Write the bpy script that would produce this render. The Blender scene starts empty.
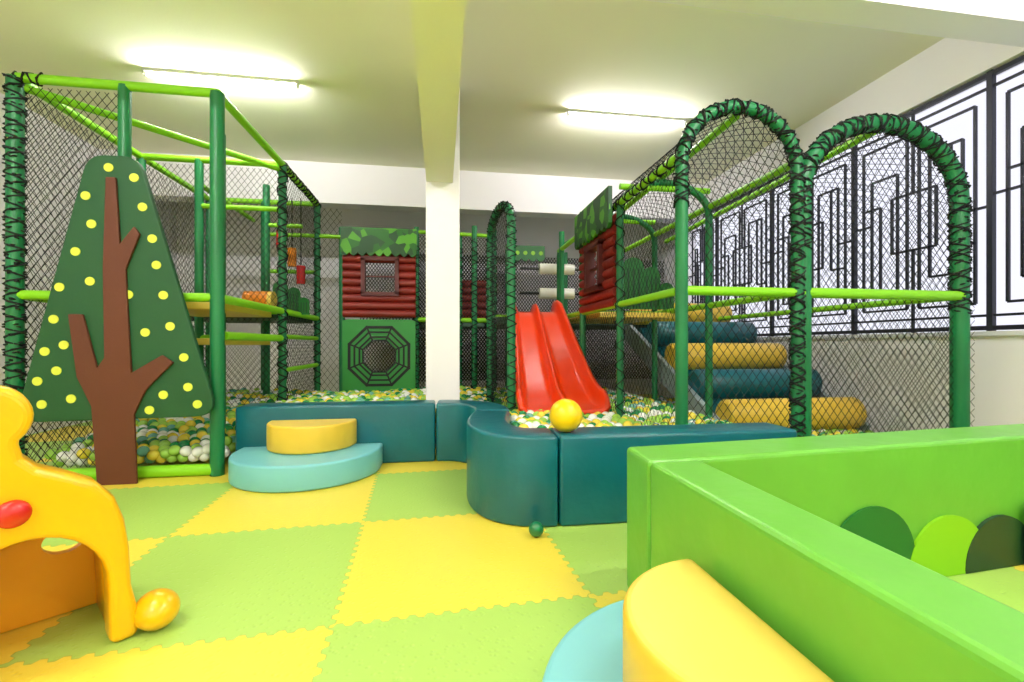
import bpy, math, random
import numpy as np
from mathutils import Vector, Matrix
random.seed(7)
D=bpy.data; SC=bpy.context.scene
SC.view_settings.view_transform='Standard'

# ---------------- materials ----------------
def lin(c):
    out=[]
    for x in c[:3]:
        x=x/255.0
        out.append(x/12.92 if x<=0.04045 else ((x+0.055)/1.055)**2.4)
    return (*out,1)
def mat(name,rgb,rough=0.45,bump=0.0,bscale=30,metal=0.0,var=0.0,coat=0.0):
    m=D.materials.new(name); m.use_nodes=True; nt=m.node_tree; b=nt.nodes['Principled BSDF']
    b.inputs['Base Color'].default_value=lin(rgb); b.inputs['Roughness'].default_value=rough
    b.inputs['Metallic'].default_value=metal
    b.inputs['Coat Weight'].default_value=coat
    tc=nt.nodes.new('ShaderNodeTexCoord')
    if var>0:
        n=nt.nodes.new('ShaderNodeTexNoise'); n.inputs['Scale'].default_value=3.0; n.inputs['Detail'].default_value=5
        r=nt.nodes.new('ShaderNodeValToRGB')
        c=lin(rgb)
        r.color_ramp.elements[0].color=(*[x*(1-var) for x in c[:3]],1); r.color_ramp.elements[0].position=.3
        r.color_ramp.elements[1].color=(*[min(1,x*(1+var)) for x in c[:3]],1); r.color_ramp.elements[1].position=.7
        nt.links.new(tc.outputs['Object'],n.inputs['Vector']); nt.links.new(n.outputs['Fac'],r.inputs['Fac'])
        nt.links.new(r.outputs['Color'],b.inputs['Base Color'])
    if bump>0:
        n=nt.nodes.new('ShaderNodeTexNoise'); n.inputs['Scale'].default_value=bscale; n.inputs['Detail'].default_value=3
        bp=nt.nodes.new('ShaderNodeBump'); bp.inputs['Strength'].default_value=bump; bp.inputs['Distance'].default_value=0.02
        nt.links.new(tc.outputs['Object'],n.inputs['Vector']); nt.links.new(n.outputs['Fac'],bp.inputs['Height'])
        nt.links.new(bp.outputs['Normal'],b.inputs['Normal'])
    return m
def emis(name,rgb,s):
    m=D.materials.new(name); m.use_nodes=True; b=m.node_tree.nodes['Principled BSDF']
    b.inputs['Base Color'].default_value=lin(rgb); b.inputs['Emission Color'].default_value=lin(rgb); b.inputs['Emission Strength'].default_value=s
    return m
def foliage(name,c1,c2,c3,scale=9):
    m=D.materials.new(name); m.use_nodes=True; nt=m.node_tree; b=nt.nodes['Principled BSDF']
    tc=nt.nodes.new('ShaderNodeTexCoord'); v=nt.nodes.new('ShaderNodeTexVoronoi'); v.inputs['Scale'].default_value=scale
    r=nt.nodes.new('ShaderNodeValToRGB'); r.color_ramp.interpolation='CONSTANT'
    e=r.color_ramp.elements; e[0].color=lin(c1); e[1].color=lin(c2); e[1].position=.35
    k=e.new(.65); k.color=lin(c3)
    s=nt.nodes.new('ShaderNodeSeparateColor')
    nt.links.new(tc.outputs['Object'],v.inputs['Vector']); nt.links.new(v.outputs['Color'],s.inputs['Color'])
    nt.links.new(s.outputs[0],r.inputs['Fac']); nt.links.new(r.outputs['Color'],b.inputs['Base Color'])
    b.inputs['Roughness'].default_value=.5
    return m

M_wall=mat('plaster_white',(246,243,248),.8,.08,60)
M_ceil=mat('ceiling_paint',(244,243,220),.85,.05,40)  # off-white ceiling; yellowish bounce from the floor is put into the colour
M_beam=mat('beam_paint',(242,241,222),.8,.05,40)
M_post=mat('foam_dark_green',(8,112,60),.45,.15,40,var=.12)
M_lime=mat('foam_lime',(134,208,24),.45,.1,40)
M_net=mat('net_black',(6,12,11),.85)
M_teal=mat('vinyl_teal',(2,96,108),.33,.25,9,var=.1)
M_sky=mat('vinyl_light_blue',(122,196,206),.4,.15,9)
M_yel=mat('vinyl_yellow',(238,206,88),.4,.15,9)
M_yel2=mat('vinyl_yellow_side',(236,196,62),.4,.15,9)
M_grn=mat('vinyl_green',(108,182,62),.33,.3,6,var=.06)
M_tree=mat('board_tree_green',(12,76,36),.55,.06,90)
M_brown=mat('board_brown',(92,42,18),.6,.1,60)
M_dot=mat('dot_yellow',(214,222,70),.5)
M_dkg=mat('board_dark_green',(16,66,34),.5)
M_red=mat('slide_red',(236,58,4),.28,coat=.35)
M_gir=mat('plastic_yellow',(250,190,8),.28,coat=.3)
M_gir2=mat('plastic_orange',(240,166,24),.35)
M_redb=mat('plastic_red',(210,18,16),.25,coat=.5)
M_log=mat('log_red',(132,30,18),.5,.3,20,var=.2)
M_logd=mat('log_frame_dark',(88,20,14),.5)
M_fol=foliage('leaf_print',(32,104,24),(86,164,34),(18,74,28))
M_web=mat('web_panel_green',(42,142,54),.5)
M_black=mat('web_black',(10,20,16),.6)
M_metal=mat('grille_metal',(36,38,50),.5,metal=.3)
M_tube=emis('tube_glow',(255,249,250),215)
M_tube2=emis('tube_glow_front_hall',(255,249,250),330)  # stronger glow for the added tubes out of view
M_cap=mat('lamp_housing',(240,240,240),.4)
M_white=mat('roller_white',(226,226,216),.5)
M_orange=mat('roller_orange',(236,140,24),.45)
M_deck=mat('deck_grey_green',(60,92,76),.6)
M_toyg=mat('toy_ball_green',(14,116,72),.3,coat=.3)
M_toyy=mat('toy_ball_yellow',(250,208,6),.3,coat=.3)
M_limeb=mat('board_lime',(140,204,24),.5)
M_gd2=mat('board_mid_green',(16,106,36),.5)
M_greyd=mat('board_deep_green',(26,60,38),.5)
M_frame=mat('window_sill_white',(225,226,230),.5)
M_skirt=mat('stair_pad',(150,165,170),.5)
BALLM=[mat('ball_white',(244,246,240),.25,coat=.3),mat('ball_yellow',(240,218,70),.25,coat=.3),mat('ball_lime',(160,210,80),.25,coat=.3),
       mat('ball_green',(20,132,70),.25,coat=.3),mat('ball_pale_teal',(110,180,160),.25,coat=.3)]

# ---------------- mesh builder ----------------
class MB:
    def __init__(s): s.v=[];s.f=[];s.mi=[];s.sm=[];s.mats=[]
    def m(s,mt):
        if mt not in s.mats: s.mats.append(mt)
        return s.mats.index(mt)
    def add(s,vs,fs,mt,smooth=False):
        o=len(s.v); s.v+= [tuple(p) for p in vs]; k=s.m(mt)
        for f in fs: s.f.append([i+o for i in f]); s.mi.append(k); s.sm.append(smooth)
    def frames(s,pts):
        P=[Vector(p) for p in pts]; T=[]
        for i in range(len(P)):
            a=P[max(i-1,0)]; b=P[min(i+1,len(P)-1)]; T.append((b-a).normalized())
        up=Vector((0,0,1)) if abs(T[0].z)<.9 else Vector((1,0,0))
        N=[(up-T[0]*up.dot(T[0])).normalized()]
        for i in range(1,len(P)):
            n=N[-1]-T[i]*N[-1].dot(T[i]); N.append(n.normalized())
        return P,T,N
    def tube(s,pts,r,mt,n=12,caps=True):
        P,T,N=s.frames(pts); vs=[];fs=[]
        for i,p in enumerate(P):
            B=T[i].cross(N[i])
            rr=r[i] if isinstance(r,(list,tuple)) else r
            for k in range(n):
                a=2*math.pi*k/n; vs.append(p+N[i]*math.cos(a)*rr+B*math.sin(a)*rr)
        for i in range(len(P)-1):
            for k in range(n):
                k2=(k+1)%n; fs.append([i*n+k,i*n+k2,(i+1)*n+k2,(i+1)*n+k])
        s.add(vs,fs,mt,n>4)
        if caps:
            s.add([vs[k] for k in range(n)],[list(range(n))[::-1]],mt)
            s.add([vs[(len(P)-1)*n+k] for k in range(n)],[list(range(n))],mt)
    def lace(s,pts,r,mt=None,pitch=.13,w=.006,dirs=(1,-1),ph=0):
        mt=mt or M_net
        P=[Vector(p) for p in pts]; Q=[P[0]]
        for a,b in zip(P,P[1:]):
            L=(b-a).length; k=max(1,int(L/.02))
            for i in range(1,k+1): Q.append(a+(b-a)*i/k)
        P,T,N=s.frames(Q)
        for d in dirs:
            L=0; out=[]
            for i,p in enumerate(P):
                if i: L+=(P[i]-P[i-1]).length
                a=d*2*math.pi*L/pitch+ph+.5*math.sin(L*9)
                B=T[i].cross(N[i]); rr=r+.003+.005*abs(math.sin(L*23+d))
                out.append(p+(N[i]*math.cos(a)+B*math.sin(a))*rr)
            s.tube(out,w*.85,mt,4,False)
    def box(s,a,b,mt):
        x0,y0,z0=a;x1,y1,z1=b
        vs=[(x0,y0,z0),(x1,y0,z0),(x1,y1,z0),(x0,y1,z0),(x0,y0,z1),(x1,y0,z1),(x1,y1,z1),(x0,y1,z1)]
        s.add(vs,[[0,3,2,1],[4,5,6,7],[0,1,5,4],[1,2,6,5],[2,3,7,6],[3,0,4,7]],mt)
    def boxf(s,F,u0,u1,z0,z1,t0,t1,mt):
        vs=[F(u0,z0,t0),F(u1,z0,t0),F(u1,z0,t1),F(u0,z0,t1),F(u0,z1,t0),F(u1,z1,t0),F(u1,z1,t1),F(u0,z1,t1)]
        s.add(vs,[[0,3,2,1],[4,5,6,7],[0,1,5,4],[1,2,6,5],[2,3,7,6],[3,0,4,7]],mt)
    def prism(s,pts,F,t0,t1,mt,side=None,smooth=False):
        n=len(pts); vs=[F(p[0],p[1],t0) for p in pts]+[F(p[0],p[1],t1) for p in pts]
        o=len(s.v)
        s.add(vs,[list(range(n))[::-1],[n+i for i in range(n)]],mt)
        k=s.m(side or mt)
        for i in range(n):
            j=(i+1)%n; s.f.append([o+i,o+j,o+n+j,o+n+i]); s.mi.append(k); s.sm.append(smooth)
    def ring(s,outer,inner,F,t0,t1,mt):
        n=len(outer); vs=[]
        for L,t in((outer,t0),(inner,t0),(outer,t1),(inner,t1)): vs+=[F(p[0],p[1],t) for p in L]
        fs=[]
        for i in range(n):
            j=(i+1)%n
            fs+=[[i,n+i,n+j,j],[2*n+i,2*n+j,3*n+j,3*n+i],[i,j,2*n+j,2*n+i],[n+i,3*n+i,3*n+j,n+j]]
        s.add(vs,fs,mt)
    def ball(s,c,r,mt,seg=24,rings=14,F=None):
        if not isinstance(r,(tuple,list)): r=(r,r,r)
        vs=[];fs=[]
        for i in range(rings+1):
            th=math.pi*i/rings
            for k in range(seg):
                a=2*math.pi*k/seg
                q=(r[0]*math.sin(th)*math.cos(a),r[1]*math.sin(th)*math.sin(a),r[2]*math.cos(th))
                if F: vs.append(F(c[0]+q[0],c[2]+q[2],c[1]+q[1]))
                else: vs.append((c[0]+q[0],c[1]+q[1],c[2]+q[2]))
        for i in range(rings):
            for k in range(seg):
                k2=(k+1)%seg; fs.append([i*seg+k,(i+1)*seg+k,(i+1)*seg+k2,i*seg+k2])
        s.add(vs,fs,mt,True)
    def net(s,poly,G,du=.068,ang=53,r=.0028,sub=None,mt=None):
        mt=mt or M_net
        for sg in (1,-1):
            a=math.radians(ang*sg); d=(math.cos(a),math.sin(a)); nn=(-d[1],d[0])
            c=[p[0]*nn[0]+p[1]*nn[1] for p in poly]; step=du*math.sin(math.radians(ang))
            q=math.floor(min(c)/step)*step
            while q<max(c):
                hit=[]
                for i in range(len(poly)):
                    j=(i+1)%len(poly)
                    if (c[i]-q)*(c[j]-q)<0:
                        t=(q-c[i])/(c[j]-c[i]); hit.append((poly[i][0]+t*(poly[j][0]-poly[i][0]),poly[i][1]+t*(poly[j][1]-poly[i][1])))
                if len(hit)==2:
                    (x0,y0),(x1,y1)=hit; L=math.hypot(x1-x0,y1-y0)
                    if L>.01:
                        k=1 if not sub else max(1,int(L/sub))
                        pts=[G(x0+(x1-x0)*i/k,y0+(y1-y0)*i/k) for i in range(k+1)]
                        s.tube(pts,r,mt,3,False)
                q+=step
    def obj(s,name,parent=None,bevel=0,seg=3,weight=False,angle=40):
        me=D.meshes.new(name); me.from_pydata(s.v,[],s.f)
        for m in s.mats: me.materials.append(m)
        me.polygons.foreach_set('material_index',s.mi); me.polygons.foreach_set('use_smooth',s.sm); me.update()
        o=D.objects.new(name,me); SC.collection.objects.link(o)
        if parent: o.parent=parent
        if bevel:
            b=o.modifiers.new('bevel','BEVEL'); b.width=bevel; b.segments=seg; b.limit_method='ANGLE'; b.angle_limit=math.radians(angle); b.harden_normals=False
        return o
def empty(name):
    e=D.objects.new(name,None); SC.collection.objects.link(e); return e
def frame(o,ux,nn):
    o=Vector(o);ux=Vector(ux);nn=Vector(nn)
    return lambda u,z,t: o+ux*u+Vector((0,0,z))+nn*t
FX=lambda y:(frame((0,y,0),(1,0,0),(0,-1,0)))      # facade facing the hall, u=x
def arc(cx,cz,rx,rz,a0,a1,n):
    return [(cx+rx*math.cos(math.radians(a0+(a1-a0)*i/n)),cz+rz*math.sin(math.radians(a0+(a1-a0)*i/n))) for i in range(n+1)]

# ---------------- room ----------------
XL,XR,YB,YF,H=-5.0,4.7,9.6,-3.2,4.0
def floor_mat():
    m=D.materials.new('puzzle_mat_floor'); m.use_nodes=True; nt=m.node_tree; b=nt.nodes['Principled BSDF']; N=nt.nodes; L=nt.links
    tc=N.new('ShaderNodeTexCoord'); mp=N.new('ShaderNodeMapping'); L.new(tc.outputs['Object'],mp.inputs['Vector'])
    mp.vector_type='TEXTURE'; mp.inputs['Location'].default_value=(.085,2.43,0); mp.inputs['Rotation'].default_value=(0,0,math.radians(3))
    sp=N.new('ShaderNodeSeparateXYZ'); L.new(mp.outputs[0],sp.inputs[0])
    def ma(op,a,b_=None,c=None):
        n=N.new('ShaderNodeMath'); n.operation=op
        for i,x in enumerate((a,b_,c)):
            if x is None: continue
            if isinstance(x,(int,float)): n.inputs[i].default_value=x
            else: L.new(x,n.inputs[i])
        return n.outputs[0]
    S=1.07; x,y=sp.outputs[0],sp.outputs[1]
    def teeth(t):
        q=ma('SINE',ma('MULTIPLY',t,2*math.pi/.07)); return ma('MULTIPLY',ma('MINIMUM',ma('MAXIMUM',ma('MULTIPLY',q,1.8),-1.0),1.0),.011)
    X=ma('ADD',x,teeth(y)); Y=ma('ADD',y,teeth(x))
    xs=ma('ADD',ma('DIVIDE',X,S),.5); ys=ma('ADD',ma('DIVIDE',Y,S),.5)
    par=ma('PINGPONG',ma('ADD',ma('FLOOR',xs),ma('FLOOR',ys)),1.0)
    mx=N.new('ShaderNodeMix'); mx.data_type='RGBA'; L.new(par,mx.inputs[0])
    mx.inputs[6].default_value=lin((240,218,74)); mx.inputs[7].default_value=lin((172,210,98))
    fx=ma('ABSOLUTE',ma('SUBTRACT',ma('FRACT',xs),.5)); fy=ma('ABSOLUTE',ma('SUBTRACT',ma('FRACT',ys),.5))
    seam=ma('GREATER_THAN',ma('MAXIMUM',fx,fy),.4975)
    m2=N.new('ShaderNodeMix'); m2.data_type='RGBA'; L.new(ma('MULTIPLY',seam,.4),m2.inputs[0]); L.new(mx.outputs[2],m2.inputs[6]); m2.inputs[7].default_value=lin((120,150,40))
    L.new(m2.outputs[2],b.inputs['Base Color'])
    v=N.new('ShaderNodeTexVoronoi'); v.inputs['Scale'].default_value=34; L.new(tc.outputs['Object'],v.inputs['Vector'])
    st=N.new('ShaderNodeMath'); st.operation='SMOOTH_MIN'; L.new(v.outputs['Distance'],st.inputs[0]); st.inputs[1].default_value=.35; st.inputs[2].default_value=.1
    bp=N.new('ShaderNodeBump'); bp.inputs['Strength'].default_value=.6; bp.inputs['Distance'].default_value=.01; L.new(st.outputs[0],bp.inputs['Height'])
    L.new(bp.outputs['Normal'],b.inputs['Normal']); b.inputs['Roughness'].default_value=.42
    return m
b=MB(); b.box((XL,YF,-.1),(XR,YB,0),floor_mat()); b.obj('floor')
b=MB(); b.box((XL-.2,YF-.2,H),(XR+.2,YB+.2,H+.1),M_ceil); b.obj('ceiling')
b=MB(); b.box((XL-.2,YF-.2,-.1),(XL,YB+.2,H),M_wall); b.obj('wall_left')
b=MB(); b.box((XL,YB,-.1),(XR,YB+.2,H),M_wall); b.obj('wall_back')
b=MB(); b.box((XL,YF-.2,-.1),(XR,YF,H),M_wall); b.obj('wall_front')
WY0,WY1,WZ0,WZ1=.6,8.2,1.22,3.5
b=MB(); b.box((XR,YF-.2,-.1),(XR+.2,YB+.2,WZ0),M_wall); b.box((XR,YF-.2,WZ1),(XR+.2,YB+.2,H),M_wall)
b.box((XR,YF-.2,WZ0),(XR+.2,WY0,WZ1),M_wall); b.box((XR,WY1,WZ0),(XR+.2,YB+.2,WZ1),M_wall); b.obj('wall_right')
b=MB(); b.box((-.155,YF,2.85),(.125,4.95,H),M_beam); b.obj('ceiling_beam')
b=MB(); b.box((XL,2.75,3.5),(-.155,2.99,H),M_beam); b.obj('ceiling_beam.001')
b=MB(); b.box((.125,2.75,3.5),(XR,2.99,H),M_wall); b.obj('ceiling_beam.002')
b=MB(); b.box((XL,7.6,3.36),(XR,7.9,H),M_wall); b.obj('ceiling_beam.003')
b=MB(); b.box((-.16,4.95,0),(.2,5.3,H),M_wall); b.obj('support_column',bevel=.01)

# window grille
W=empty('window_1')
b=MB(); t=.011; xg=XR+.06
def hb(y0,y1,z,t=t): b.box((xg-t,y0,z-t),(xg+t,y1,z+t),M_metal)
def vb(y,z0,z1,t=t): b.box((xg-t,y-t,z0),(xg+t,y+t,z1),M_metal)
def rect(y0,y1,z0,z1): hb(y0,y1,z0);hb(y0,y1,z1);vb(y0,z0,z1);vb(y1,z0,z1)
hb(WY0,WY1,WZ0+.03,.02);hb(WY0,WY1,WZ1-.03,.02)
bay=1.335
yy=3.29
edges=[yy+bay*i for i in range(-2,4)]
for e in edges: 
    if WY0<e<WY1: vb(e,WZ0,WZ1,.022)
for e in edges:
    y0=max(e,WY0); y1=min(e+bay,WY1)
    if y1-y0<.8: continue
    c=(y0+y1)/2
    rect(y0+.12,c-.06,WZ0+.25,WZ1-.25); rect(c+.06,y1-.12,WZ0+.25,WZ1-.25)
    rect(y0+.22,c-.16,WZ0+.55,WZ1-.5); rect(c+.16,y1-.22,WZ0+.45,WZ1-.6)
    vb(y0+.32,WZ0+.8,WZ1-.5); vb(y1-.32,WZ0+.45,WZ1-.9)
    hb(y0,y1,WZ0+.14); hb(y0,y1,WZ1-.14)
    rect(c-.22,c+.22,WZ0+.85,WZ1-.85); vb(c,WZ0,WZ0+.85); vb(c,WZ1-.85,WZ1)
    hb(y0,y0+.22,WZ0+1.1); hb(y1-.22,y1,WZ0+1.2); hb(y0+.12,y0+.32,WZ0+.8); hb(y1-.32,y1-.12,WZ1-.9)
b.obj('security_grille',W)
b=MB(); b.box((XR-.03,WY0,WZ0-.04),(XR+.05,WY1,WZ0),M_frame); b.obj('sill',W)

# fluorescent lights in view, plus added fill tubes out of view
def tube_light(x0,x1,y,nm,mt):
    b=MB(); b.box((x0-.03,y-.03,H-.035),(x1+.03,y+.03,H),M_cap)
    b.box((x0-.03,y-.02,H-.075),(x0,y+.02,H-.035),M_cap); b.box((x1,y-.02,H-.075),(x1+.03,y+.02,H-.035),M_cap)
    b.tube([(x0,y,H-.055),(x1,y,H-.055)],.019,mt,10); b.obj(nm)
tube_light(-3.05,-1.58,5.32,'fluorescent_light',M_tube)
tube_light(1.57,3.08,5.45,'fluorescent_light.001',M_tube)
for i,(x,y) in enumerate([(-3.0,1.2),(1.6,1.2),(-3.0,-1.2),(1.6,-1.2)]): tube_light(x,x+1.5,y,'fluorescent_light.%03d'%(i+2),M_tube2)  # unseen tubes, added to brighten the whole hall

# ---------------- ball pit soft border (teal) ----------------
def offset(path,d):
    out=[]
    for i in range(len(path)):
        a=path[max(0,i-1)];c=path[min(len(path)-1,i+1)]
        tx,ty=c[0]-a[0],c[1]-a[1]; l=math.hypot(tx,ty); out.append((path[i][0]-ty/l*d,path[i][1]+tx/l*d))
    return out
def bez(p0,p1,p2,p3,n):
    r=[]
    for i in range(n+1):
        t=i/n; u=1-t
        r.append(tuple(u**3*p0[k]+3*u*u*t*p1[k]+3*u*t*t*p2[k]+t**3*p3[k] for k in range(2)))
    return r
PW=empty('soft_bench_border')
TH=.3; HW=.55
def wallseg(path,nm):
    inn=offset(path,TH); b=MB(); n=len(path); vs=[]
    for z in(0,HW):
        vs+=[(p[0],p[1],z) for p in path]+[(p[0],p[1],z) for p in inn]
    fs=[]
    k=2*n
    for i in range(n-1):
        fs.append([i,i+1,k+i+1,k+i]); fs.append([n+i+1,n+i,k+n+i,k+n+i+1]); fs.append([k+i,k+i+1,k+n+i+1,k+n+i]); fs.append([i+1,i,n+i,n+i+1])
    fs.append([0,k,k+n,n]); fs.append([n-1,2*n-1,k+2*n-1,k+n-1])
    b.add(vs,fs,M_teal,True)
    return b.obj(nm,PW,bevel=.022,seg=3,angle=50)
wallseg([(-1.80,4.35),(-.055,4.35)],'straight_pad')
c1=bez((-.045,4.35),(.2,4.35),(.32,4.2),(.28,3.85),12)
wallseg(c1,'curved_pad')
c2=bez((.28,3.84),(.10,3.2),(.13,2.67),(.70,2.665),22)
wallseg(c2,'rounded_pad')
wallseg([(.71,2.665),(2.30,2.64)],'front_pad')

# ---------------- balls ----------------
def pip(x,y,poly):
    c=False; n=len(poly); j=n-1
    for i in range(n):
        xi,yi=poly[i];xj,yj=poly[j]
        if (yi>y)!=(yj>y) and x<(xj-xi)*(y-yi)/(yj-yi)+xi: c=not c
        j=i
    return c
pit=[(-1.8,4.70),(.05,4.70),(.64,4.25),(.58,3.6),(.55,3.2),(.8,3.01),(2.4,3.0),(2.45,3.22),(4.4,3.22),(4.4,7.12),(-3.25,7.12),(-3.25,4.3),(-1.95,4.3),(-1.9,4.7)]
import bmesh
def ico(sub):
    bm=bmesh.new(); bmesh.ops.create_icosphere(bm,subdivisions=sub,radius=1); bm.verts.ensure_lookup_table()
    v=np.array([v.co[:] for v in bm.verts]); f=np.array([[w.index for w in q.verts] for q in bm.faces]); bm.free(); return v,f
def hsurf(x,y):
    base=.39+.03*math.sin(x*2.1+1)*math.cos(y*1.7)
    if x<-1.88 and y<5.9:
        k=min(1,max(0,(y-4.2)/1.7)); base=.15+.22*k
    if x>2.5: base-=.22*min(1,(x-2.5)/.4)
    return base
pts=[]
R=.046; sp=.086; row=0; y=3.0
rng=random.Random(3)
while y<7.15:
    x=-3.3+(row%2)*sp/2
    while x<4.45:
        if pip(x,y,pit) and not(-.24<x<.28 and 4.87<y<5.38):
            pts.append((x+rng.uniform(-.014,.014),y+rng.uniform(-.014,.014),hsurf(x,y)+rng.uniform(-.02,.025),0))
            pts.append((x+sp/2,y+sp*.3,hsurf(x,y)-.05,1))
        x+=sp
    y+=sp*.87; row+=1
def mkballs(sel,sub,name):
    v,f=ico(sub); P=np.array([p[:3] for p in sel]); n=len(P)
    V=(v[None]*R+P[:,None]).reshape(-1,3); Fc=(f[None]+(np.arange(n)*len(v))[:,None,None]).reshape(-1,3)
    me=D.meshes.new(name); me.vertices.add(len(V)); me.vertices.foreach_set('co',V.ravel())
    me.loops.add(Fc.size); me.loops.foreach_set('vertex_index',Fc.ravel().astype(np.int32))
    me.polygons.add(len(Fc)); me.polygons.foreach_set('loop_start',np.arange(0,Fc.size,3,dtype=np.int32))
    for m in BALLM: me.materials.append(m)
    rg=np.random.default_rng(5); mi=rg.choice(5,size=n,p=[.22,.24,.28,.18,.08])
    me.polygons.foreach_set('material_index',np.repeat(mi,len(f)).astype(np.int32))
    me.polygons.foreach_set('use_smooth',np.ones(len(Fc),dtype=bool)); me.update(calc_edges=True); me.validate()
    o=D.objects.new(name,me); SC.collection.objects.link(o); return o
PB=empty('ball_pit_balls')
mkballs([p for p in pts if p[3]==0],3,'top_layer').parent=PB
mkballs([p for p in pts if p[3]==1],2,'under_layer').parent=PB

# loose balls
b=MB(); b.ball((0,0,0),.105,M_toyy,32,20); o=b.obj('toy_ball'); o.location=(.78,2.79,HW+.105)
b=MB(); b.ball((0,0,0),.043,M_toyg); o=b.obj('toy_ball.001'); o.location=(.54,2.56,.043)

# ---------------- semicircle steps ----------------
def steps(name,cx,cy,ang,r1,r2,z1,z2,e1=0,e2=0):
    E=empty(name)
    d=(math.cos(ang),math.sin(ang)); p=(-d[1],d[0])
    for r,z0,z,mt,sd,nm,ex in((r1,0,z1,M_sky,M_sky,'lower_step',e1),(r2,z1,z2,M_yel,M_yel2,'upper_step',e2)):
        b=MB(); ol=[]
        for i in range(41):
            a=-math.pi/2+math.pi*i/40
            k=ex+r*math.cos(a)
            ol.append((cx+k*d[0]+r*math.sin(a)*p[0],cy+k*d[1]+r*math.sin(a)*p[1]))
        if ex>0:
            ol.append((cx+r*p[0],cy+r*p[1])); ol.append((cx-r*p[0],cy-r*p[1]))
        n=len(ol); vs=[(q[0],q[1],z0+.002) for q in ol]+[(q[0],q[1],z) for q in ol]
        b.add(vs,[list(range(n))[::-1],[n+i for i in range(n)]],mt)
        b.add(vs,[[i,(i+1)%n,n+(i+1)%n,n+i] for i in range(n)],sd,True)
        o=b.obj(nm,E,bevel=0)
        w=o.modifiers.new('weld','WELD'); bv=o.modifiers.new('bevel','BEVEL'); bv.width=.02; bv.segments=3; bv.limit_method='ANGLE'; bv.angle_limit=math.radians(50)
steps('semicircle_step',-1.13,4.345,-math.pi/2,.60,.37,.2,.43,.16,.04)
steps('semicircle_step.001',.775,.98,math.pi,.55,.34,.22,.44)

# ---------------- green soft enclosure (front right) ----------------
G=empty('soft_play_enclosure')
hb_=.64
Fz=lambda u,z,t: Vector((u,z,t))
def slab(poly,nm,z=hb_,mt=M_grn):
    b=MB(); b.prism(poly,Fz,0,z,mt); o=b.obj(nm,G,bevel=.02,seg=3); return o
s5=math.tan(math.radians(5))
bx=4.3; xi=1.03
slab([(.78,-1.5),(.95,-1.5),(xi,1.70),(.812,1.69)],'left_pad')
slab([(.813,1.70),(xi,1.71),(bx,1.71+(bx-xi)*s5),(bx,1.965+(bx-.83)*s5),(.83,1.965)],'back_pad')
slab([(bx-.27,-1.5),(bx,-1.5),(bx,1.70+(bx-xi)*s5),(bx-.27,1.675+(bx-xi)*s5)],'right_pad')
slab([(.96,-1.5),(bx-.28,-1.5),(bx-.28,-1.23),(.967,-1.23)],'front_pad')
u5=Vector((math.cos(math.radians(5)),math.sin(math.radians(5)),0)); n5=Vector((u5.y,-u5.x,0))
FG=lambda u,z,t: Vector((xi,1.71,0))+u5*u+Vector((0,0,z))+n5*t
b=MB()
for i,(u,r,z,mt) in enumerate([(.90,.25,.12,M_gd2),(1.36,.25,.04,M_limeb),(1.70,.24,.02,M_greyd),(2.15,.24,.1,M_limeb),(2.55,.22,.14,M_gd2)]):
    pl=[p for p in arc(u,z,r,r,0,360,40)[:-1]]
    pl=[(p[0],max(p[1],.003)) for p in pl]
    b.prism(pl,FG,.002,.012+.003*i,mt)
b.obj('bush_cutouts',G)
b=MB(); b.boxf(FG,1.84,2.08,.0,.3,.03,.06,M_limeb); b.boxf(FG,1.865,2.055,.025,.275,.05,.068,M_black)
b.prism(arc(1.96,.15,.06,.06,0,360,24)[:-1],FG,.06,.075,M_limeb); b.obj('game_board',G)

# ---------------- giraffe play arch ----------------
c8,s8=.988,.1542
def cw(r,f): return (s8*f+c8*r, c8*f-s8*r)
O=Vector((*cw(-1.595,1.50),0)); sx=Vector((*cw(.65,.76),0)).normalized(); sn=Vector((*cw(.76,-.65),0)).normalized()
FGi=lambda u,z,t: O+sx*u+Vector((0,0,z))+sn*t
E=empty('giraffe_play_arch')
out=[(.205,0),(.285,0),(.295,.06),(.268,.2),(.262,.34),(.248,.45),(.22,.54),(.165,.61),(.09,.655),(.025,.69),(-.01,.73),(-.02,.775)]
head=arc(-.085,.865,.10,.105,-48,228,22)
left=[(-.14,.74),(-.17,.70),(-.24,.66),(-.31,.6),(-.35,.52),(-.37,.4),(-.37,.2),(-.39,.06),(-.38,0),(-.22,0)]
inner=arc(.0,.23,.2,.22,180,0,16)
inner=[(-.2,0.0)]+inner+[(.19,0)]
b=MB(); pl=[(p[0],p[1]) for p in out+head+left+inner[1:-1]]
b.prism(pl,FGi,-.13,.0,M_gir,smooth=True); o=b.obj('front_panel',E)
bv=o.modifiers.new('bevel','BEVEL'); bv.width=.03; bv.segments=4; bv.limit_method='ANGLE'; bv.angle_limit=math.radians(60)
b=MB()
bo=[(.255,0)]+[(.255,.35)]+arc(-.025,.38,.275,.22,10,170,16)+[(-.345,.35),(-.345,0)]
pl=bo+[( -.24,0)]+[(p[0]*1.05,p[1]*1.03) for p in inner[1:-1]]+[(.22,0)]
b.prism(pl,FGi,-.42,-.12,M_gir,smooth=True); b.obj('tunnel_body',E)
n=48
outer=[];inn=[]
for i in range(n):
    a=2*math.pi*i/n
    ca,sa=math.cos(a),math.sin(a)
    if sa<0: k=1/max(abs(ca)/.275,abs(sa)/.345); q=(-.025+ca*k,.35+sa*k)
    else: q=(-.025+.275*ca,.35+.23*sa)
    outer.append(q); inn.append((.12+.065*ca,.30+.05*sa))
b=MB(); b.ring(outer,inn,FGi,-.45,-.41,M_gir2); b.obj('back_panel',E)
b=MB(); b.ball((-.035,.012,.555),(.045,.03,.045),M_redb,24,14,F=FGi); b.obj('red_button',E)
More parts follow.
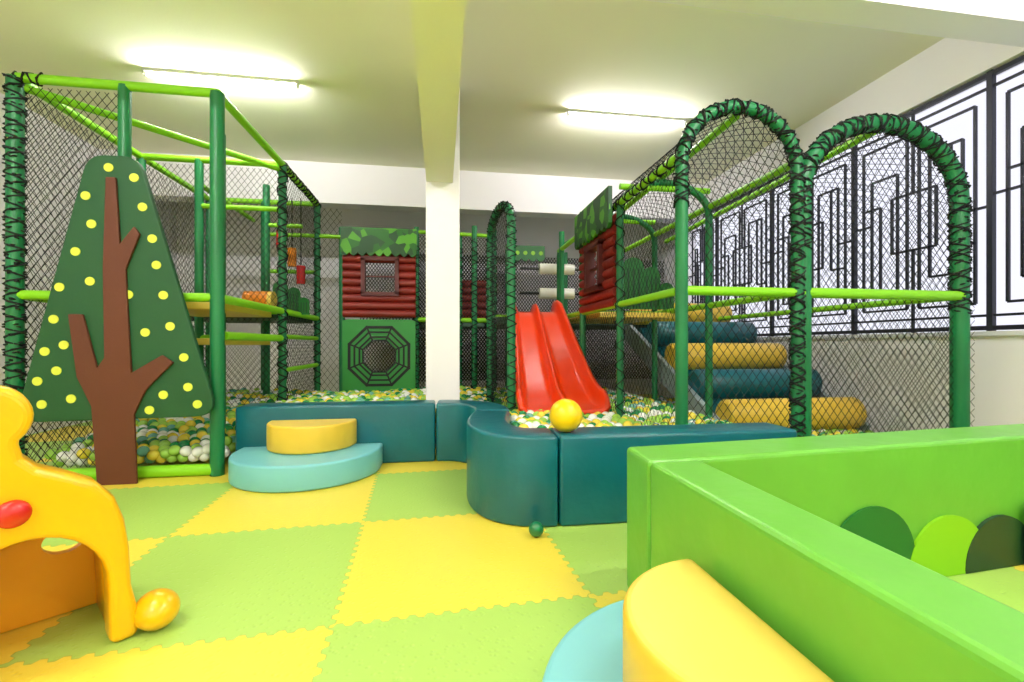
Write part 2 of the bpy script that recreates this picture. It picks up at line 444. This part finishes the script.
b=MB(); b.ball((.345,-.02,.07),(.075,.09,.07),M_gir,24,14,F=FGi); b.ball((-.42,.0,.07),(.08,.09,.07),M_gir,24,14,F=FGi); b.obj('feet',E)

# ---------------- tree panel ----------------
E=empty('tree_panel'); F=FX(4.09)
def rounded(pts,rads,n=8):
    out=[]; N=len(pts)
    for i in range(N):
        p=Vector(pts[i]);a=(Vector(pts[i-1])-p).normalized();c=(Vector(pts[(i+1)%N])-p).normalized()
        ang=a.angle(c); d=rads[i]/math.tan(ang/2)
        p0=p+a*d;p1=p+c*d
        for k in range(n+1):
            t=k/n; q=p0*(1-t)**2+p*2*t*(1-t)+p1*t*t; out.append((q.x,q.y))
    return out
tr=rounded([(-3.24,.50),(-1.80,.52),(-2.38,2.60),(-2.74,2.60)],[.14,.14,.16,.16])
b=MB(); b.prism(tr,F,0,.05,M_tree); b.obj('foliage_board',E,bevel=.01,seg=2)
b=MB()
trunk=[(-2.66,.0),(-2.38,.0),(-2.40,.55),(-2.32,.74),(-2.12,.96),(-2.20,1.02),(-2.42,.88),(-2.44,1.25),(-2.46,1.7),(-2.36,1.98),(-2.40,2.04),(-2.50,1.90),(-2.53,2.42),(-2.60,2.42),(-2.62,1.7),(-2.61,1.0),(-2.66,.92),(-2.76,1.34),(-2.86,1.34),(-2.80,.85),(-2.70,.62)]
b.prism(trunk,F,.05,.075,M_brown); b.obj('trunk',E,bevel=.006,seg=2)
b=MB()
dots=[(-2.59,2.5),(-2.41,2.43),(-2.75,2.27),(-2.71,2.05),(-2.35,2.2),(-2.28,1.95),(-2.82,1.83),(-2.25,1.74),(-2.72,1.6),(-2.2,1.5),(-2.93,1.55),(-2.45,1.5),(-2.97,1.3),(-2.15,1.25),(-2.33,1.2),(-3.03,1.05),(-2.9,1.1),(-2.05,1.0),(-3.08,.82),(-2.95,.9),(-2.02,.76),(-3.05,.64),(-2.85,.68),(-2.2,.7),(-1.95,.62),(-2.3,.58)]
for x,z in dots: b.prism(arc(x,z,.034,.034,0,360,20)[:-1],F,.05,.056,M_dot)
b.obj('fruit_dots',E)

# ---------------- left climbing frame ----------------
E=empty('climbing_frame')
b=MB(); lime=MB(); nets=MB()
PR=.045
def post(x,y,z,r=PR,mb=None): (mb or b).tube([(x,y,0),(x,y,z)],r,M_post,12)
def bar(p,q,r=.038,mb=None): (mb or lime).tube([p,q],r,M_lime,10)
ZT=3.23
xl,xm,xr=-3.35,-2.57,-1.87; y0,y1,y2=4.19,5.73,7.26
for x in(xl,xm,xr):
    post(x,y0,ZT,.055 if x!=xm else .045)
for x in(xl,-2.75,-1.85): post(x,y1,ZT)
for x,y in((-1.85,y2),(xl,y2),(-2.6,y2),(-2.3,6.5),(-1.5,7.3),(-2.2,5.0)): post(x,y,ZT if x<-1.6 else 2.9)
for z in(ZT,1.5):
    bar((xl,y0,z),(xr,y0,z)) if z==ZT else None
    bar((xr,y0,z),(-1.85,y1,z)); bar((-1.85,y1,z),(-1.85,y2,z)); bar((xl,y0,z),(xl,y1,z)); bar((xl,y1,z),(xl,y2,z)); bar((xl,y1,z),(-1.85,y1,z)); bar((xl,y2,z),(-1.85,y2,z))
bar((xl,y0,1.5),(xm,y0,1.5)); bar((xm,y0,1.5),(xr,y0,1.5))
bar((xl,y0,ZT-.06),(-1.85,y1,ZT-.06),.034)
bar((-1.86,y0+.1,1.18),(-1.86,y1,1.18)); bar((-2.75,y1,1.18),(-1.85,y1,1.18)); bar((-2.75,y1,2.7),(-1.85,y1,2.7),.03)
bar((-2.6,y2,2.75),(-1.5,y2,2.75),.03); bar((-2.75,y1,2.95),(-2.75,y2,2.95),.03); bar((-2.6,y2,2.2),(-1.85,y2,2.2),.03)
bar((-1.85,y1,1.2),(-1.85,y2,1.2),.03); bar((-2.3,6.5,2.7),(-1.85,6.5,2.7),.03)
bar((xl,y0,.05),(xr,y0,.05),.05); bar((-1.85,y1,.8),(-1.85,y2,.8),.03)
b.lace([(xl,y0,.1),(xl,y0,ZT)],.055,pitch=.11,w=.011); b.lace([(xl,y0,.1),(xl,y0,ZT)],.06,pitch=.07,w=.009,ph=2)
b.lace([(xl,y0,ZT),(xl+.2,y0,ZT)],.042,pitch=.1,w=.01)
b.lace([(-1.85,y1,.3),(-1.85,y1,ZT)],.045,pitch=.14,w=.01); b.lace([(-1.85,y1,.3),(-1.85,y1,ZT)],.05,pitch=.23,w=.009,ph=1)
b.lace([(-1.85,y1,ZT),(-1.85,y2,ZT)],.04,pitch=.12,w=.011)
b.lace([(-1.85,y2,.5),(-1.85,y2,ZT)],.045,pitch=.16,w=.01)
b.obj('posts',E); lime.obj('rails',E)
G1=lambda y:(lambda u,v:(u,y,v)); G2=lambda x:(lambda u,v:(x,u,v))
nets.net([(xl,.1),(xm,.1),(xm,ZT-.05),(xl,ZT-.05)],G1(y0+.03))
nets.net([(y0,.1),(y2,.1),(y2,ZT-.05),(y0,ZT-.05)],G2(xl-.02))
nets.net([(xl,.3),(-1.85,.3),(-1.85,ZT-.05),(xl,ZT-.05)],G1(y1+.03))
nets.net([(y1,.4),(y2,.4),(y2,ZT-.05),(y1,ZT-.05)],G2(-1.85))
nets.net([(xl,.3),(-1.5,.3),(-1.5,ZT-.05),(xl,ZT-.05)],G1(y2+.03),du=.09)
nets.obj('netting',E)
b=MB()
b.box((-2.75,4.45,1.42),(-1.95,5.68,1.49),M_yel); b.box((-2.5,4.35,1.10),(-1.95,5.65,1.16),M_yel)
b.box((-3.3,5.8,1.42),(-1.9,7.2,1.48),M_deck)
b.obj('deck_pads',E,bevel=.012)
b=MB(); b.tube([(-2.32,5.9,1.64),(-2.05,5.9,1.64)],.11,M_orange,20); b.tube([(-2.05,5.9,1.64),(-2.0,5.9,1.64)],.11,M_yel,20); b.obj('foam_barrel',E)
b=MB()
for i,(x,z) in enumerate([(-2.25,2.6),(-2.1,2.35),(-1.98,2.1)]):
    b.tube([(x,6.9,z-.13),(x,6.9,z+.13)],.06,[M_redb,M_orange,M_redb][i],14); b.tube([(x,6.9,z+.13),(x,6.9,3.2)],.008,M_black,5)
b.obj('punch_bags',E)

# cactus boards
def cactus(name,cx,y,z0,s,axis='x'):
    E=empty(name); b=MB(); F=FX(y)
    o=cx
    for i,(dx,w,h,t) in enumerate([(-.17,.085,.32,0),(0,.10,.46,.02),(.17,.085,.38,.01),(.31,.07,.24,.03)]):
        pl=[(o+(dx-w)*s,z0),(o+(dx+w)*s,z0)]+[(o+dx*s+p[0],p[1]) for p in arc(0,z0+(h-w)*s,w*s,w*s,0,180,12)]
        b.prism(pl,F,t,t+.02,M_gd2)
        for k in (-.5,0,.5):
            sh=[(o+(dx+(k-.08)*w)*s,z0+.02),(o+(dx+(k+.08)*w)*s,z0+.02),(o+(dx+(k+.08)*w)*s,z0+(h-w)*s),(o+(dx+(k-.08)*w)*s,z0+(h-w)*s)]
            b.prism(sh,F,t+.02,t+.024,M_dkg)
    b.obj('pads',E)
cactus('cactus_panel',-2.08,6.4,1.5,.95)

# ---------------- log cabin facades ----------------
def cabin(name,F,W,z0,z1,zr,win,wz,nlog=9):
    E=empty(name); b=MB(); h=(z1-z0)/nlog; r=h/2
    for i in range(nlog):
        z=z0+h*(i+.5)
        segs=[(0,W)]
        if wz[0]<z<wz[1]: segs=[(0,win[0]),(win[1],W)]
        for a,c in segs: b.tube([F(a,z,0),F(c,z,0)],r,M_log,12)
    b.obj('logs',E)
    b=MB(); q=.03
    b.boxf(F,win[0]-q,win[1]+q,wz[0]-q,wz[0]+q,-.02,.09,M_logd); b.boxf(F,win[0]-q,win[1]+q,wz[1]-q,wz[1]+q,-.02,.09,M_logd)
    b.boxf(F,win[0]-q,win[0]+q,wz[0],wz[1],-.02,.09,M_logd); b.boxf(F,win[1]-q,win[1]+q,wz[0],wz[1],-.02,.09,M_logd)
    b.boxf(F,win[0],win[1],(wz[0]+wz[1])/2-.012,(wz[0]+wz[1])/2+.012,0,.04,M_logd)
    b.obj('window_frame',E)
    b=MB(); pl=[(-.02,zr),(-.02,z1-.1)]
    k=9
    for i in range(k):
        for a in range(1,7):
            t=a/6; pl.append((-.02+(W+.04)*(i+t)/k,z1-.1-.05*math.sin(math.pi*t)))
    pl.append((W+.02,zr)); b.prism(pl,F,.06,.1,M_fol); b.obj('leaf_roof',E)
cabin('log_cabin_panel',frame((-1.47,7.24,0),(1,0,0),(0,-1,0)),1.08,1.52,2.6,2.88,(.30,.80),(1.88,2.42))
cabin('log_cabin_panel.001',frame((1.74,5.45,0),(0,-1,0),(-1,0,0)),1.12,1.48,2.42,2.68,(.35,.8),(1.72,2.2))
E=empty('spider_web_panel'); F=frame((-1.47,7.22,0),(1,0,0),(0,-1,0)); b=MB()
cx,cz=.54,.93; n=64; ou=[];inn=[]
for i in range(n):
    a=2*math.pi*i/n+math.pi/4; ca,sa=math.cos(a),math.sin(a); k=1/max(abs(ca)/.54,abs(sa)/.56)
    ou.append((cx+ca*k,cz+sa*k)); inn.append((cx+.25*ca,cz+.25*sa))
b.ring(ou,inn,F,0,.04,M_web)
def octo(r): return [(cx+r*math.cos(math.pi/8+math.pi/4*i),cz+r*math.sin(math.pi/8+math.pi/4*i)) for i in range(8)]
for r,w in((.50,.045),(.41,.03),(.33,.03),(.275,.03)): b.ring(octo(r),octo(r-w),F,.04,.048,M_black)
for i in range(8):
    a=math.pi/8+math.pi/4*i; p=Vector((math.cos(a),math.sin(a))); q=Vector((-p.y,p.x))*.012
    A=Vector((cx,cz))+p*.25; B=Vector((cx,cz))+p*.5
    b.prism([tuple(A-q),tuple(B-q),tuple(B+q),tuple(A+q)],F,.04,.05,M_black)
b.obj('panel',E)

# ---------------- slide ----------------
E=empty('slide'); b=MB()
prof=[(6.45,1.56),(6.2,1.56),(6.08,1.52),(5.95,1.42),(5.6,1.12),(5.25,.82),(5.0,.62),(4.85,.53),(4.7,.475),(4.52,.455),(4.42,.44)]
def dens(P,k=3):
    out=[]
    for a,c in zip(P,P[1:]):
        for i in range(k): out.append((a[0]+(c[0]-a[0])*i/k,a[1]+(c[1]-a[1])*i/k))
    out.append(P[-1]); return out
pr=dens(prof,2); m=40; vs=[];fs=[]
for i,(y,z) in enumerate(pr):
    t=i/(len(pr)-1); w=.60+.32*min(1,max(0,(6.2-y)/1.7)); cx=1.31-.07*t
    for j in range(m+1):
        u=j/m
        e=lambda c,s: math.exp(-((u-c)/s)**2)
        h=.17*(e(0,.05)+e(1,.05))+.12*e(.5,.06)
        if y<4.6: h*=max(.15,(y-4.35)/.25)
        vs.append((cx+(u-.5)*w,y,z+h))
for i in range(len(pr)-1):
    for j in range(m): fs.append([i*(m+1)+j,(i+1)*(m+1)+j,(i+1)*(m+1)+j+1,i*(m+1)+j+1])
b.add(vs,fs,M_red,True); o=b.obj('slide_bed',E)
so=o.modifiers.new('solid','SOLIDIFY'); so.thickness=.05; so.offset=-1

# ---------------- central structure ----------------
E=empty('slide_tower'); b=MB(); lime=MB(); nets=MB()
for x,y,z in((.3,7.4,2.9),(.85,7.4,2.9),(1.74,6.45,2.75),(.75,6.5,2.75),(1.74,5.45,2.75),(-.38,7.3,2.95),(1.25,8.6,2.9),(2.4,8.6,2.9),(.3,8.8,2.9),(.5,6.9,2.9)): post(x,y,z,.04,b)
for x,y in((.3,7.4),(.85,7.4),(.75,6.5),(.5,6.9),(-.38,7.3)): b.lace([(x,y,.4),(x,y,2.7)],.042,pitch=.13,w=.011)
bar((.75,6.5,1.5),(1.74,6.5,1.5),mb=lime); bar((.3,7.4,1.5),(.85,7.4,1.5),mb=lime); bar((-.38,7.3,1.5),(.3,7.4,1.5),mb=lime)
bar((-.38,7.3,2.88),(.85,7.4,2.88),.03,mb=lime)
b.obj('posts',E)
nets.net([(.3,.4),(.85,.4),(.85,2.85),(.3,2.85)],G1(7.42),r=.005,du=.05)
nets.net([(-.38,.4),(.3,.4),(.3,2.85),(-.38,2.85)],G1(7.36),r=.005,du=.05)
nets.net([(5.5,.4),(6.5,.4),(6.5,2.7),(5.5,2.7)],lambda u,v:(.62+.13*(u-5.5),u,v))
nets.net([(-1.5,.4),(4.6,.4),(4.6,2.85),(-1.5,2.85)],G1(8.9),r=.008,du=.06)
nets.obj('netting',E)
b=MB(); b.box((.75,6.46,1.4),(1.74,8.6,1.5),M_deck); b.box((1.82,6.7,1.4),(4.4,8.6,1.48),M_deck); b.box((-1.5,7.4,1.4),(.7,8.9,1.5),M_deck)
b.obj('deck',E)
b=MB()
for F,x0,x1,zt in((FX(8.5),1.2,1.95,2.98),):
    pl=[(x0,zt),(x0,zt-.24)]; k=int((x1-x0)/.15)
    for i in range(k):
        for a in range(1,7): pl.append((x0+(x1-x0)*(i+a/6)/k,zt-.24-.06*math.sin(math.pi*a/6)))
    pl.append((x1,zt)); b.prism(pl,F,0,.04,M_gd2)
    for i in range(k): b.prism(arc(x0+(x1-x0)*(i+.5)/k,zt-.14,.04,.04,0,360,16)[:-1],F,.04,.05,M_limeb)
b.obj('valance',E)
b=MB()
for z in(2.28,1.9): b.tube([(1.5,6.9,z),(2.05,6.9,z)],.085,M_white,18); b.tube([(1.2,6.9,z),(2.4,6.9,z)],.02,M_black,6)
b.obj('padded_rollers',E)
lime.obj('rails',E)
b=MB()
for i in range(6): b.tube([(.12,8.2,1.55+i*.13),(.8,8.2,1.55+i*.13)],.065,M_log,12)
b.obj('log_panel',E)

# narrow net arch left of slide
E=empty('net_arch'); b=MB(); A=Vector((.72,4.66,0)); B=Vector((.60,5.6,0))
def archpath(A,B,zs,rz,z0=0,n=20):
    w=(B-A).length/2; c=(A+B)/2; d=(B-A).normalized()
    P=[A+Vector((0,0,z0)),A+Vector((0,0,zs))]
    for i in range(1,n): 
        a=math.pi-math.pi*i/n; P.append(c+d*w*math.cos(a)+Vector((0,0,zs+rz*math.sin(a))))
    P+=[B+Vector((0,0,zs)),B+Vector((0,0,z0))]
    return P
def smoothpath(P): 
    out=[P[0]]
    for a,c in zip(P,P[1:]):
        k=max(1,int((c-a).length/.15))
        for i in range(1,k+1): out.append(a+(c-a)*i/k)
    return out
P=smoothpath(archpath(A,B,2.35,.3)); b.tube(P,.045,M_post,12); b.lace(P,.045,pitch=.12,w=.009); b.lace(P[12:],.048,pitch=.08,w=.008)
L=(B-A).length; dd=(B-A).normalized()
b.net([(0,.3),(L,.3),(L,2.35)]+[(q[0],q[1]) for q in arc(L/2,2.35,L/2,.3,10,170,10)]+[(0,2.35)],lambda u,v:A+dd*u+Vector((0,0,v)))
b.obj('arch_frame',E)

# ---------------- right climbing frame ----------------
E=empty('arched_climbing_frame'); b=MB(); lime=MB(); nets=MB()
X1,X2,X3=1.74,2.69,4.2; Y1=3.1
def arch(xa,xb,y,zs,rz,r,s0,s1):
    P=smoothpath(archpath(Vector((xa,y,0)),Vector((xb,y,0)),zs,rz)); b.tube(P,r,M_post,14)
    Q=P[s0:s1]; b.lace(Q,r,pitch=.13,w=.010); b.lace(Q,r+.003,pitch=.085,w=.008,ph=1.3); b.lace(Q,r+.003,pitch=.19,w=.008,ph=2.3)
arch(X1,X2,Y1,2.42,.46,.045,14,None)
arch(X2+.06,X3,Y1+.02,2.26,.60,.062,12,-9)
Yb=[4.26,5.45,6.6]
for y in Yb:
    P=smoothpath(archpath(Vector((X1,y,0)),Vector((X2,y,0)),2.42,.30)); b.tube(P[:],.036,M_post,10)
b.lace([(X1,4.26,.4),(X1,4.26,2.6)],.04,pitch=.2,w=.007)
for x,z in((X1,2.5),(X2,2.5),((X1+X2)/2,2.84),(X1,1.5),(X2,1.5),(X3,1.5),((X2+X3)/2,2.82)):
    lime.tube([(x,Y1+.05,z),(x,6.6,z-(.12 if z>2.6 else 0))],.032,M_lime,10)
b.lace([(X1,Y1+.1,2.5),(X1,5.4,2.5)],.034,pitch=.16,w=.008)
bar((X1,Y1,1.5),(X2,Y1,1.5),.035,lime); bar((X2,Y1,1.5),(X3,Y1,1.5),.04,lime); bar((X1,4.26,2.66),(X2,4.26,2.66),.03,lime)
bar((X2,Y1,.1),(X3,Y1,.1),.045,lime); bar((X1,5.45,1.5),(X2,5.45,1.5),.03,lime); bar((X1,5.45,2.66),(X2,5.45,2.66),.03,lime)
b.obj('posts',E); lime.obj('rails',E)
def archpoly(xa,xb,z0,zs,rz): return [(xa,z0),(xb,z0)]+arc((xa+xb)/2,zs,(xb-xa)/2,rz,0,180,16)
nets.net(archpoly(X1,X2,.3,2.42,.46),G1(Y1)); nets.net(archpoly(X2+.06,X3,.1,2.26,.6),G1(Y1+.02))
nets.net([(Y1,.35),(4.26,.35),(4.26,2.45),(Y1,2.45)],G2(X1),r=.0022)
nets.net([(4.26,.35),(6.6,.35),(6.6,1.45),(4.26,1.45)],G2(X1))
nets.net([(Y1,.2),(6.6,.2),(6.6,2.3),(Y1,2.3)],G2(X3+.12),r=.0022)
def vault(xa,xb,zs,rz):
    c=(xa+xb)/2;w=(xb-xa)/2; Ls=math.pi*(w+rz)/2
    return Ls,(lambda u,v:(c-w*math.cos(math.pi*min(1,max(0,u/Ls))),v,zs+rz*math.sin(math.pi*min(1,max(0,u/Ls)))))
Ls,g=vault(X1,X2,2.42,.42); nets.net([(0,Y1),(Ls,Y1),(Ls,5.5),(0,5.5)],g,sub=.15,du=.09)
Ls,g=vault(X2+.06,X3,2.26,.56); nets.net([(0,Y1),(Ls,Y1),(Ls,6.6),(0,6.6)],g,sub=.15,du=.09)
nets.obj('netting',E)

E=empty('foam_roll_stairs')
b=MB()
rolls=[(4.29,.37),(4.85,.65),(5.40,.955),(5.96,1.26),(6.52,1.575)]
for i,(y,z) in enumerate(rolls):
    x0=2.87;x1=4.42; r=.17; P=[(x0,y,z),(x0+.02,y,z),(x0+.03,y,z),(x1-.03,y,z),(x1-.02,y,z),(x1,y,z)]
    b.tube(P,[r-.03,r-.01,r,r,r-.01,r-.03],M_yel2 if i%2==0 else M_teal,28)
b.obj('rolls',E)
b=MB(); F=lambda u,z,t:Vector((t,u,z))
pl=[(4.3,.05),(4.15,.25),(6.5,1.40),(6.7,1.40),(6.7,1.2)]
b.prism(pl,F,2.80,2.86,M_skirt); b.prism(pl,F,4.43,4.48,M_skirt)
b.prism([(4.3,.0),(4.25,.2),(6.5,1.36),(6.7,1.3)],F,2.96,4.34,M_teal)
b.obj('ramp',E)
cactus('cactus_panel.001',2.28,5.2,1.53,1.35)
b=MB(); b.box((1.8,5.0,1.42),(2.75,6.65,1.48),M_yel); b.obj('yellow_platform',bevel=.01)

# ---------------- world & camera ----------------
w=D.worlds.new('World'); SC.world=w; w.use_nodes=True; bg=w.node_tree.nodes['Background']
bg.inputs[0].default_value=lin((234,235,248)); bg.inputs[1].default_value=1.2
cam=D.cameras.new('Camera'); co=D.objects.new('Camera',cam); SC.collection.objects.link(co)
cam.lens=16; cam.sensor_width=36; cam.clip_start=.02
co.location=(0,0,1.1); co.rotation_euler=(math.radians(90),0,-math.radians(8.87)); cam.shift_y=4/1024
SC.camera=co
